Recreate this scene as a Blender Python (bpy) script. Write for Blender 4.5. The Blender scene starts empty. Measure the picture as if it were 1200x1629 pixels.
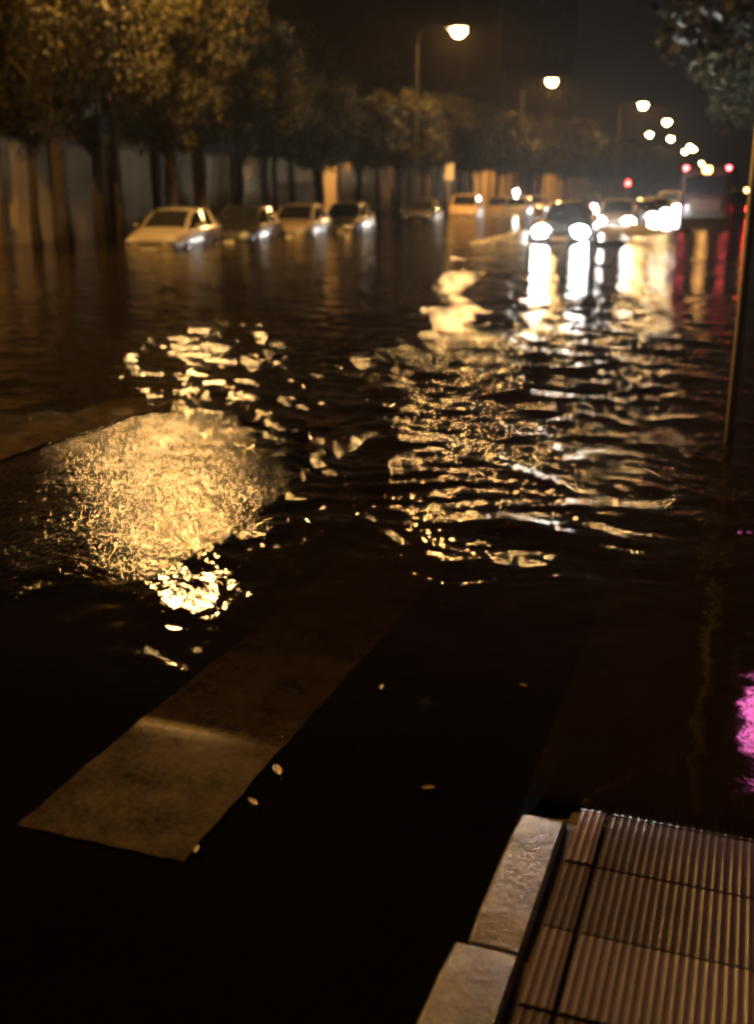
import bpy, bmesh, math, random
import numpy as np
from mathutils import Vector, Matrix

# ------------------------------------------------------------------ camera, sky, exposure
SC = bpy.context.scene
COL = SC.collection
R = math.radians
F = 1710.0                      # focal length in pixels of the 1200 x 1629 photograph
PITCH = math.atan(517 / F)
YAW = math.atan(622 / math.hypot(F, 517))
HC = 1.6                        # lens height above the flood water (z = 0)

cam = bpy.data.cameras.new('camera')
cam.sensor_fit = 'VERTICAL'
cam.sensor_height = 36.0
cam.sensor_width = 26.5
cam.lens = 36.0 * F / 1629.0
cam.clip_start = 0.05
cam.clip_end = 3000
cam.dof.use_dof = True
cam.dof.focus_distance = 3.5
cam.dof.aperture_fstop = cam.lens / 1000 / 0.019     # a wide open phone lens: far lights go soft
camo = bpy.data.objects.new('camera', cam)
COL.objects.link(camo)
camo.location = (0, 0, HC)
camo.rotation_euler = (math.pi / 2 - PITCH, 0, YAW)
SC.camera = camo

SC.render.engine = 'CYCLES'
SC.render.resolution_x, SC.render.resolution_y = 755, 1024
SC.view_settings.view_transform = 'Standard'
SC.view_settings.look = 'None'
SC.view_settings.gamma = 1.0
SC.view_settings.use_curve_mapping = False
SC.view_settings.exposure = 0.0
cy = SC.cycles
cy.use_denoising = True
cy.max_bounces = 6
cy.diffuse_bounces = 2
cy.glossy_bounces = 4
cy.transmission_bounces = 4
cy.volume_bounces = 0
cy.transparent_max_bounces = 12
cy.sample_clamp_indirect = 2.0
cy.sample_clamp_direct = 50.0
cy.caustics_reflective = False
cy.caustics_refractive = False
cy.use_light_tree = True
cy.use_adaptive_sampling = False
cy.pixel_filter_type = 'BLACKMAN_HARRIS'
cy.filter_width = 2.8

W = bpy.data.worlds.new('World')
SC.world = W
W.use_nodes = True
wn, wl = W.node_tree.nodes, W.node_tree.links
for n in list(wn):
    wn.remove(n)
w_out = wn.new('ShaderNodeOutputWorld')
w_bg = wn.new('ShaderNodeBackground')
w_tc = wn.new('ShaderNodeTexCoord')
w_map = wn.new('ShaderNodeMapping')
w_noise = wn.new('ShaderNodeTexNoise')
w_ramp = wn.new('ShaderNodeValToRGB')
w_map.inputs['Scale'].default_value = (1.5, 1.5, 4.0)
w_noise.inputs['Scale'].default_value = 1.6
w_noise.inputs['Detail'].default_value = 5
w_ramp.color_ramp.elements[0].position = 0.3
w_ramp.color_ramp.elements[0].color = (0.0040, 0.0044, 0.0036, 1)
w_ramp.color_ramp.elements[1].position = 0.75
w_ramp.color_ramp.elements[1].color = (0.0090, 0.0072, 0.0058, 1)
w_bg.inputs['Strength'].default_value = 0.55
wl.new(w_tc.outputs['Generated'], w_map.inputs['Vector'])
wl.new(w_map.outputs['Vector'], w_noise.inputs['Vector'])
wl.new(w_noise.outputs['Fac'], w_ramp.inputs['Fac'])
wl.new(w_ramp.outputs['Color'], w_bg.inputs['Color'])
wl.new(w_bg.outputs['Background'], w_out.inputs['Surface'])

LAMP = 8000.0         # watts of a sodium street lamp
BOWL = 300.0           # radiance of its glowing bowl
HEAD = 2500.0          # radiance of a head lamp lens
BEAM = 9500.0         # watts in each head lamp beam
SODIUM = (1.0, 0.48, 0.105)

# ------------------------------------------------------------------ measuring helpers


def ray(x, y):
    r, u = x - 600.0, 814.0 - y
    fw = F * math.cos(PITCH) + u * math.sin(PITCH)
    up = -F * math.sin(PITCH) + u * math.cos(PITCH)
    return Vector((r * math.cos(YAW) - fw * math.sin(YAW), r * math.sin(YAW) + fw * math.cos(YAW), up))


def on_z(x, y, z=0.0):
    d = ray(x, y)
    return Vector((0, 0, HC)) + d * ((z - HC) / d.z)


def on_x(x, y, X):
    d = ray(x, y)
    return Vector((0, 0, HC)) + d * (X / d.x)


# ------------------------------------------------------------------ tagging helpers


def tag(o, label=None, cat=None, group=None, kind=None):
    if label:
        o['label'] = label
    if cat:
        o['category'] = cat
    if group:
        o['group'] = group
    if kind:
        o['kind'] = kind
    return o


def empty(name, loc=(0, 0, 0), rz=0.0):
    o = bpy.data.objects.new(name, None)
    o.empty_display_size = 0.2
    COL.objects.link(o)
    o.location = loc
    o.rotation_euler = (0, 0, rz)
    return o


def link(name, me, parent=None):
    o = bpy.data.objects.new(name, me)
    COL.objects.link(o)
    if parent:
        o.parent = parent
    return o


def copy_tree(o, parent=None):
    c = o.copy()
    COL.objects.link(c)
    if parent:
        c.parent = parent
    for ch in list(o.children):
        copy_tree(ch, c)
    return c


class MB:
    """collects simple solids and links them as one mesh object"""

    def __init__(self):
        self.v, self.f, self.s = [], [], []

    def add(self, vs, fs, smooth=False):
        b = len(self.v)
        self.v += [tuple(p) for p in vs]
        self.f += [tuple(i + b for i in q) for q in fs]
        self.s += [smooth] * len(fs)
        return self

    def box(self, c, d, rot=None, bev=0.0):
        bm = bmesh.new()
        bmesh.ops.create_cube(bm, size=1.0)
        bmesh.ops.scale(bm, vec=d, verts=bm.verts)
        if bev:
            bmesh.ops.bevel(bm, geom=list(bm.edges), offset=bev, segments=2, profile=0.5, affect='EDGES')
        if rot is not None:
            bmesh.ops.rotate(bm, cent=(0, 0, 0), matrix=rot, verts=bm.verts)
        bmesh.ops.translate(bm, vec=c, verts=bm.verts)
        bm.verts.index_update()
        self.add([v.co.copy() for v in bm.verts], [[v.index for v in f.verts] for f in bm.faces], False)
        bm.free()
        return self

    def tube(self, pts, rads, n=10, caps=True):
        pts = [Vector(p) for p in pts]
        vs, fs = [], []
        for i, p in enumerate(pts):
            a = pts[max(0, i - 1)]
            b = pts[min(len(pts) - 1, i + 1)]
            t = (b - a).normalized()
            ref = Vector((1, 0, 0)) if abs(t.x) < 0.9 else Vector((0, 1, 0))
            u = t.cross(ref).normalized()
            w = t.cross(u)
            for k in range(n):
                an = 2 * math.pi * k / n
                vs.append(p + (u * math.cos(an) + w * math.sin(an)) * rads[i])
        for i in range(len(pts) - 1):
            for k in range(n):
                fs.append((i * n + k, i * n + (k + 1) % n, (i + 1) * n + (k + 1) % n, (i + 1) * n + k))
        if caps:
            fs.append(tuple(range(n))[::-1])
            fs.append(tuple((len(pts) - 1) * n + k for k in range(n)))
        return self.add(vs, fs, True)

    def ball(self, c, r, nu=12, nv=8, z0=-1.0, z1=1.0):
        """ellipsoid between polar heights z0..z1"""
        vs, fs = [], []
        a0, a1 = math.asin(max(-1, z0)), math.asin(min(1, z1))
        for j in range(nv + 1):
            a = a0 + (a1 - a0) * j / nv
            for i in range(nu):
                t = 2 * math.pi * i / nu
                vs.append((c[0] + r[0] * math.cos(a) * math.cos(t), c[1] + r[1] * math.cos(a) * math.sin(t), c[2] + r[2] * math.sin(a)))
        for j in range(nv):
            for i in range(nu):
                fs.append((j * nu + i, j * nu + (i + 1) % nu, (j + 1) * nu + (i + 1) % nu, (j + 1) * nu + i))
        return self.add(vs, fs, True)

    def mesh(self, name, mat):
        me = bpy.data.meshes.new(name)
        me.from_pydata(self.v, [], self.f)
        me.polygons.foreach_set('use_smooth', self.s)
        if mat:
            me.materials.append(mat)
        me.update()
        return me

    def build(self, name, mat, parent=None):
        return link(name, self.mesh(name, mat), parent)


def grid_mesh(name, P, mat, attrs=None, smooth=True):
    """P: (rows, cols, 3) array"""
    nr, nc = P.shape[:2]
    me = bpy.data.meshes.new(name)
    me.vertices.add(nr * nc)
    me.vertices.foreach_set('co', P.reshape(-1).astype(np.float32))
    i = (np.arange(nr - 1)[:, None] * nc + np.arange(nc - 1)[None, :]).reshape(-1)
    q = np.stack([i, i + 1, i + nc + 1, i + nc], 1).astype(np.int32)
    me.loops.add(q.size)
    me.loops.foreach_set('vertex_index', q.reshape(-1))
    me.polygons.add(len(q))
    me.polygons.foreach_set('loop_start', np.arange(0, q.size, 4, dtype=np.int32))
    me.polygons.foreach_set('use_smooth', np.full(len(q), smooth))
    for k, a in (attrs or {}).items():
        at = me.attributes.new(k, 'FLOAT', 'POINT')
        at.data.foreach_set('value', a.reshape(-1).astype(np.float32))
    me.update(calc_edges=True)
    if mat:
        me.materials.append(mat)
    return me


# ------------------------------------------------------------------ materials


class N:
    """tiny node tree writer"""

    def __init__(self, name):
        self.m = bpy.data.materials.new(name)
        self.m.use_nodes = True
        self.t = self.m.node_tree
        for n in list(self.t.nodes):
            self.t.nodes.remove(n)
        self.out = self.t.nodes.new('ShaderNodeOutputMaterial')

    def n(self, kind, **kw):
        nd = self.t.nodes.new(kind)
        for k, v in kw.items():
            if hasattr(nd, k) and k not in ('Scale',):
                setattr(nd, k, v)
        return nd

    def set(self, nd, **kw):
        for k, v in kw.items():
            key = k.replace('_', ' ')
            s = nd.inputs[key]
            if isinstance(v, bpy.types.NodeSocket):
                self.t.links.new(v, s)
            else:
                s.default_value = v
        return nd

    def link(self, a, b):
        self.t.links.new(a, b)

    def noise(self, scale, detail=3, rough=0.5, vec=None):
        n = self.n('ShaderNodeTexNoise')
        n.inputs['Scale'].default_value = scale
        n.inputs['Detail'].default_value = detail
        n.inputs['Roughness'].default_value = rough
        if vec is not None:
            self.link(vec, n.inputs['Vector'])
        return n.outputs['Fac']

    def obj(self):
        return self.n('ShaderNodeTexCoord').outputs['Object']

    def mapped(self, vec, scale):
        m = self.n('ShaderNodeMapping')
        m.inputs['Scale'].default_value = scale
        self.link(vec, m.inputs['Vector'])
        return m.outputs['Vector']

    def ramp(self, fac, stops):
        r = self.n('ShaderNodeValToRGB')
        el = r.color_ramp.elements
        while len(el) < len(stops):
            el.new(0.5)
        for e, (p, c) in zip(el, stops):
            e.position = p
            e.color = (*c, 1) if len(c) == 3 else c
        self.link(fac, r.inputs['Fac'])
        return r.outputs['Color']

    def math(self, op, a, b=None, c=None, clamp=False):
        m = self.n('ShaderNodeMath', operation=op)
        m.use_clamp = clamp
        for i, v in enumerate((a, b, c)):
            if v is None:
                continue
            if isinstance(v, bpy.types.NodeSocket):
                self.link(v, m.inputs[i])
            else:
                m.inputs[i].default_value = v
        return m.outputs[0]

    def bump(self, h, strength=0.5, dist=0.01, normal=None):
        b = self.n('ShaderNodeBump')
        for k, v in (('Strength', strength), ('Distance', dist), ('Height', h)):
            if isinstance(v, bpy.types.NodeSocket):
                self.link(v, b.inputs[k])
            else:
                b.inputs[k].default_value = v
        if normal is not None:
            self.link(normal, b.inputs['Normal'])
        return b.outputs['Normal']

    def attr(self, name):
        a = self.n('ShaderNodeAttribute')
        a.attribute_name = name
        return a.outputs['Fac']

    def bsdf(self, **kw):
        p = self.n('ShaderNodeBsdfPrincipled')
        for k, v in kw.items():
            s = p.inputs[k.replace('_', ' ')]
            if isinstance(v, bpy.types.NodeSocket):
                self.link(v, s)
            else:
                s.default_value = (*v, 1) if isinstance(v, tuple) and len(v) == 3 and s.type == 'RGBA' else v
        self.link(p.outputs[0], self.out.inputs['Surface'])
        return p


def wet(a, color, normal, rough, ior=1.4, sheen=1.0):
    """diffuse stone under a thin film of water"""
    df = a.n('ShaderNodeBsdfDiffuse')
    a.link(color, df.inputs['Color'])
    a.link(normal, df.inputs['Normal'])
    gl = a.n('ShaderNodeBsdfGlossy', distribution='BECKMANN')
    gl.inputs['Roughness'].default_value = rough
    gl.inputs['Color'].default_value = (sheen, sheen, sheen, 1)
    a.link(normal, gl.inputs['Normal'])
    fr = a.n('ShaderNodeFresnel')
    fr.inputs['IOR'].default_value = ior
    a.link(normal, fr.inputs['Normal'])
    # below the flood line the film is part of the water and the surface loses its own gloss
    geo = a.n('ShaderNodeNewGeometry')
    sx = a.n('ShaderNodeSeparateXYZ')
    a.link(geo.outputs['Position'], sx.inputs[0])
    up = a.math('ADD', a.math('MULTIPLY', sx.outputs['Z'], 500.0), 1.1, clamp=True)
    mx = a.n('ShaderNodeMixShader')
    a.link(a.math('MULTIPLY', fr.outputs[0], up), mx.inputs[0])
    a.link(df.outputs[0], mx.inputs[1])
    a.link(gl.outputs[0], mx.inputs[2])
    a.link(mx.outputs[0], a.out.inputs['Surface'])


def simple(name, col, rough=0.5, metal=0.0, var=0.25, scale=6.0, coat=0.0, bump=0.0, bscale=40.0):
    a = N(name)
    o = a.obj()
    nz = a.noise(scale, 4, 0.6, o)
    c = a.ramp(nz, [(0.3, tuple(x * (1 - var) for x in col)), (0.7, tuple(min(1, x * (1 + var)) for x in col))])
    kw = dict(Base_Color=c, Roughness=rough, Metallic=metal, Coat_Weight=coat)
    if rough > .7:
        kw['Specular_IOR_Level'] = 0.1
    if bump:
        kw['Normal'] = a.bump(a.noise(bscale, 4, 0.6, o), bump, 0.01)
    a.bsdf(**kw)
    return a.m


def emitter(name, col, strength, clear=False):
    a = N(name)
    e = a.n('ShaderNodeEmission')
    e.inputs['Color'].default_value = (*col, 1)
    e.inputs['Strength'].default_value = strength
    src = e.outputs[0]
    if clear:                      # a clear cover: the lamp behind it shines through
        t = a.n('ShaderNodeBsdfTransparent')
        ad = a.n('ShaderNodeAddShader')
        a.link(e.outputs[0], ad.inputs[0])
        a.link(t.outputs[0], ad.inputs[1])
        src = ad.outputs[0]
        a.m.cycles.emission_sampling = 'NONE'
    a.link(src, a.out.inputs['Surface'])
    return a.m


def mat_asphalt():
    a = N('wet_asphalt')
    o = a.obj()
    big = a.noise(1.3, 4, 0.6, o)
    grain = a.noise(43.0, 2, 0.6, a.mapped(o, (1, .55, 1)))
    h = grain
    c = a.ramp(a.math('ADD', a.math('MULTIPLY', big, 0.6), a.math('MULTIPLY', grain, 0.4)),
               [(0.3, (0.002, 0.0018, 0.0016)), (0.7, (0.007, 0.0063, 0.0055))])
    n = a.bump(h, 1.0, 0.0072)
    n = a.bump(a.noise(6.0, 3, 0.5, o), 0.25, 0.003, n)
    wet(a, c, n, 0.15)
    return a.m


def mat_paint_stripe():
    a = N('worn_road_paint')
    o = a.obj()
    wear = a.noise(7.0, 6, 0.68, o)
    fine = a.noise(45.0, 4, 0.7, o)
    grain = a.noise(110.0, 3, 0.7, o)
    f = a.math('ADD', a.math('MULTIPLY', wear, 0.6), a.math('MULTIPLY', fine, 0.42))
    c = a.ramp(f, [(0.38, (0.016, 0.013, 0.009)), (0.47, (0.058, 0.047, 0.032)), (0.68, (0.130, 0.105, 0.070))])
    n = a.bump(a.math('ADD', grain, a.math('MULTIPLY', fine, 0.6)), 0.8, 0.0007)
    wet(a, c, n, 0.22, 1.4, 0.08)
    return a.m


def mat_water():
    a = N('muddy_flood_water')
    o = a.obj()
    chop = a.attr('chop')
    fine = a.noise(11.0, 3, 0.6, a.mapped(o, (0.9, 1.25, 1.0)))
    finer = a.noise(34.0, 2, 0.5, o)
    h = a.math('ADD', fine, a.math('MULTIPLY', finer, 0.30))
    n = a.bump(h, a.math('MULTIPLY', chop, 1.0, clamp=True), 0.10)
    # Schlick, the same from above and below so that lamp light reaches the road under the water
    geo = a.n('ShaderNodeNewGeometry')
    dt = a.n('ShaderNodeVectorMath', operation='DOT_PRODUCT')
    a.link(n, dt.inputs[0])
    a.link(geo.outputs['Incoming'], dt.inputs[1])
    g = a.math('SUBTRACT', 1.0, a.math('ABSOLUTE', dt.outputs['Value']), clamp=True)
    fr = a.math('ADD', 0.02, a.math('MULTIPLY', a.math('POWER', g, 5.0), 0.98))
    gl = a.n('ShaderNodeBsdfGlossy', distribution='BECKMANN')
    gl.inputs['Roughness'].default_value = 0.085
    gl.inputs['Color'].default_value = (1, 1, 1, 1)
    a.link(n, gl.inputs['Normal'])
    tr = a.n('ShaderNodeBsdfTransparent')
    tr.inputs['Color'].default_value = (0.95, 0.90, 0.80, 1)
    df = a.n('ShaderNodeBsdfDiffuse')
    df.inputs['Color'].default_value = (0.014, 0.010, 0.005, 1)
    murk = a.math('SUBTRACT', 1.0, a.math('POWER', 2.718, a.math('MULTIPLY', a.attr('depth'), -32.0)))
    mx = a.n('ShaderNodeMixShader')
    a.link(murk, mx.inputs[0])
    a.link(tr.outputs[0], mx.inputs[1])
    a.link(df.outputs[0], mx.inputs[2])
    m2 = a.n('ShaderNodeMixShader')
    a.link(fr, m2.inputs[0])
    a.link(mx.outputs[0], m2.inputs[1])
    a.link(gl.outputs[0], m2.inputs[2])
    a.link(m2.outputs[0], a.out.inputs['Surface'])
    return a.m


def mat_tile():
    a = N('ridged_paving')
    o = a.obj()
    t = a.attr('tint')
    nz = a.noise(9.0, 5, 0.65, o)
    f = a.math('ADD', a.math('MULTIPLY', t, 0.6), a.math('MULTIPLY', nz, 0.45))
    c = a.ramp(f, [(0.2, (0.070, 0.060, 0.066)), (0.75, (0.195, 0.165, 0.180))])
    groove = a.attr('groove')
    mixn = a.n('ShaderNodeMix', data_type='RGBA')
    a.link(groove, mixn.inputs[0])
    a.link(c, mixn.inputs[6])
    mixn.inputs[7].default_value = (0.018, 0.015, 0.011, 1)
    n = a.bump(a.noise(160.0, 3, 0.7, o), 0.35, 0.0015)
    wet(a, mixn.outputs[2], n, 0.24, 1.4, 0.3)
    return a.m


def mat_granite():
    a = N('granite')
    o = a.obj()
    big = a.noise(10.0, 5, 0.7, o)
    sp = a.noise(130.0, 2, 0.8, o)
    c = a.ramp(a.math('ADD', a.math('MULTIPLY', big, 0.55), a.math('MULTIPLY', sp, 0.45)),
               [(0.33, (0.07, 0.060, 0.048)), (0.5, (0.19, 0.168, 0.14)), (0.68, (0.34, 0.31, 0.27))])
    n = a.bump(a.math('ADD', a.math('MULTIPLY', a.noise(60.0, 4, 0.7, o), 1.0), a.math('MULTIPLY', sp, 0.35)), 0.6, 0.0050)
    wet(a, c, n, 0.14)
    return a.m


def mat_leaf(name, c0, c1):
    a = N(name)
    g = a.n('ShaderNodeNewGeometry')
    c = a.ramp(g.outputs['Random Per Island'], [(0.0, c0), (1.0, c1)])
    a.bsdf(Base_Color=c, Roughness=0.7, Specular_IOR_Level=0.15)
    return a.m


def mat_wall():
    a = N('stained_concrete')
    o = a.obj()
    big = a.noise(0.6, 5, 0.6, a.mapped(o, (1, 1, 0.35)))
    fine = a.noise(9.0, 4, 0.6, o)
    c = a.ramp(a.math('ADD', a.math('MULTIPLY', big, 0.7), a.math('MULTIPLY', fine, 0.3)),
               [(0.33, (0.26, 0.20, 0.12)), (0.66, (0.48, 0.385, 0.25))])
    a.bsdf(Base_Color=c, Roughness=0.9, Specular_IOR_Level=0.08, Normal=a.bump(fine, 0.3, 0.01))
    return a.m


M = {}
M['asphalt'] = mat_asphalt()
M['stripe'] = mat_paint_stripe()
M['water'] = mat_water()
M['tile'] = mat_tile()
M['granite'] = mat_granite()
M['wall'] = mat_wall()
M['pilaster'] = simple('dark_concrete', (0.09, 0.075, 0.058), 0.75, bump=0.2)
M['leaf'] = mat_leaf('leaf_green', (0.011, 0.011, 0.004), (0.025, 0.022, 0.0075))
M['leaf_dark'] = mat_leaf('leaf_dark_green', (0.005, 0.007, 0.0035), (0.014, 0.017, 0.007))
M['bark'] = simple('bark', (0.05, 0.038, 0.026), 0.85, var=0.5, scale=9, bump=0.6, bscale=25)
M['galv'] = simple('galvanised_steel', (0.50, 0.48, 0.44), 0.6, 0.0, 0.2, 12)
M['column'] = simple('column_paint', (0.005, 0.005, 0.0045), 0.9, 0.0, 0.2, 12)
M['darkmetal'] = simple('dark_metal', (0.06, 0.06, 0.058), 0.45, 0.6, 0.2, 10)
M['rubber'] = simple('rubber', (0.018, 0.018, 0.018), 0.8, var=0.15)
M['plastic'] = simple('black_plastic', (0.02, 0.02, 0.021), 0.5, var=0.15)
M['rim'] = simple('wheel_rim', (0.35, 0.35, 0.36), 0.35, 0.8, 0.1)
M['plate'] = simple('number_plate', (0.62, 0.62, 0.58), 0.4, var=0.05)
M['lens'] = simple('clear_lens', (0.42, 0.43, 0.44), 0.08, 0.5, 0.1)
M['tail_off'] = simple('red_lens', (0.22, 0.012, 0.010), 0.15, 0.0, 0.1, coat=1.0)
M['glass'] = simple('car_glass', (0.008, 0.009, 0.009), 0.05, 0.0, 0.1)
M['building'] = simple('render_brown', (0.035, 0.024, 0.020), 0.85, var=0.3, scale=0.4)
M['building_grey'] = simple('render_grey', (0.030, 0.030, 0.028), 0.85, var=0.3, scale=0.4)
M['window'] = simple('dark_pane', (0.010, 0.010, 0.011), 0.12, var=0.1)
M['sign_white'] = simple('white_sheet', (0.72, 0.72, 0.70), 0.4, var=0.05)
M['dead_leaf'] = simple('dead_leaf', (0.42, 0.30, 0.12), 0.35, var=0.3, scale=30)
M['foam'] = simple('foam', (0.75, 0.76, 0.76), 0.35, var=0.1)
M['sodium'] = emitter('sodium_bowl', (1.0, .62, .25), BOWL, True)
M['head_on'] = emitter('head_lamp_on', (1.0, 0.98, 0.94), HEAD, True)
M['tail_on'] = emitter('tail_lamp_on', (1.0, 0.035, 0.03), 90.0)
M['marker_on'] = emitter('marker_lamp_on', (1.0, 0.10, 0.10), 30.0)
M['amber_on'] = emitter('amber_lamp_on', (1.0, 0.45, 0.12), 30.0)
M['white_on'] = emitter('white_lamp_on', (1.0, 0.97, 0.9), 120.0)
M['neon'] = emitter('pink_neon', (1.0, 0.18, 0.55), 20.0)


def paint(name, col, rough=0.28):
    m = simple(name, col, 0.5, 0.0, 0.08, 3.0, coat=0.5)
    for n in m.node_tree.nodes:
        if n.type == 'BSDF_PRINCIPLED':
            n.inputs['Coat Roughness'].default_value = 0.07
            n.inputs['Specular IOR Level'].default_value = 0.15
    return m


# ------------------------------------------------------------------ ground, pavement, water

_rng = np.random.default_rng(7)
_gw = []
for _i in range(44):
    lam = 0.18 * (1.12 ** _i)
    th = _rng.uniform(0, 2 * math.pi)
    _gw.append((2 * math.pi / lam * math.cos(th), 2 * math.pi / lam * math.sin(th), _rng.uniform(0, 6.28), lam))


def rough_ground(X, Y, lmin=0.18, lmax=3.0):
    z = np.zeros_like(X)
    for kx, kyy, ph, lam in _gw:
        if lmin <= lam <= lmax:
            z += np.sin(kx * X + kyy * Y + ph) * lam ** 0.8
    return z


SHX = [-30, -20, -12, -8, -6, -4.5, -3.6, -2.9, -2.45, -2.3, -2.2, -1.9, -1.2, -0.5, 3]
SHY = [5.6, 5.7, 5.8, 6.0, 6.25, 6.75, 6.9, 6.2, 5.6, 5.15, 4.9, 3.0, 2.6, 2.5, 2.5]


def road_z(X, Y):
    d1 = np.interp(X, [-30, -4, -2.2, -1.2, -.5, 3], [2.7, 2.7, 2.66, 2.6, 2.5, 2.5]) - Y      # bank at the near kerb
    d2 = np.minimum(np.interp(X, SHX, SHY) - Y, Y - np.interp(X, [-30, -8, -4, -3, -2.7, -2.35, -2.25, -2.15], [3.3, 3.4, 3.5, 3.65, 3.75, 3.9, 4.2, 4.9]))
    d = np.maximum(d1, d2)                        # > 0 : above the waterline
    und = -0.42 * (1 - np.exp(np.minimum(d, 0) * 0.034 / 0.42))
    dry = 0.020 * (1 - np.exp(-np.maximum(d, 0) / 0.7)) + 0.004 * np.maximum(d, 0)
    z = np.where(d > 0, dry, -np.abs(und))
    z = z + 0.0012 * rough_ground(X, Y) * np.clip(1 - np.abs(d) / 14, 0, 1)
    # the crossing near the kerb lies under a film of water
    film = -0.0035 - .012 * (1 - np.exp(np.minimum(2.6 - Y, 0) / .15))
    z = np.where(d2 > d1, z, np.minimum(z, film))
    return z


def axis(*segs):
    out = []
    for a, b, n in segs:
        out.append(np.linspace(a, b, n, endpoint=False))
    out.append(np.array([segs[-1][1]]))
    return np.concatenate(out)


def build_ground():
    xs = axis((-700, -60, 12), (-60, -18.9, 20), (-18.9, -10, 40), (-10, -6, 60), (-6, -0.47, 260))
    ys = axis((-60, -4, 14), (-4, 1.2, 50), (1.2, 9, 340), (9, 20, 110), (20, 60, 60), (60, 300, 40), (300, 1500, 12))
    X, Y = np.meshgrid(xs, ys)
    Z = road_z(X, Y)
    P = np.stack([X, Y, Z], 2)
    tag(link('road', grid_mesh('road', P, M['asphalt'])), kind='structure')
    # pavement on the far side, under the trees, with its kerb
    mb = MB()
    for a, b in ((-40, 20), (20, 120), (120, 500)):
        mb.box((-19.9, (a + b) / 2, -0.32), (4.2, b - a - 0.01, 0.24))
    mb.box((-17.70, 230, -0.315), (0.16, 540, 0.25))
    tag(mb.build('pavement_under_trees', M['pilaster']), kind='structure')
    # distant ground to the right
    mb = MB()
    mb.box((354, 700, -0.62), (700, 1500, 0.2))
    tag(mb.build('ground', M['pilaster']), kind='structure')


def pave_z(Y):
    """the near pavement drops towards the crossing and goes under water"""
    return np.interp(Y, [-6, 0.6, 1.6, 2.46, 2.57, 2.64, 3.0, 9, 40, 500], [0.12, 0.085, 0.056, 0.018, 0.004, -0.04, -0.15, -0.2, -0.24, -0.24])


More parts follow.
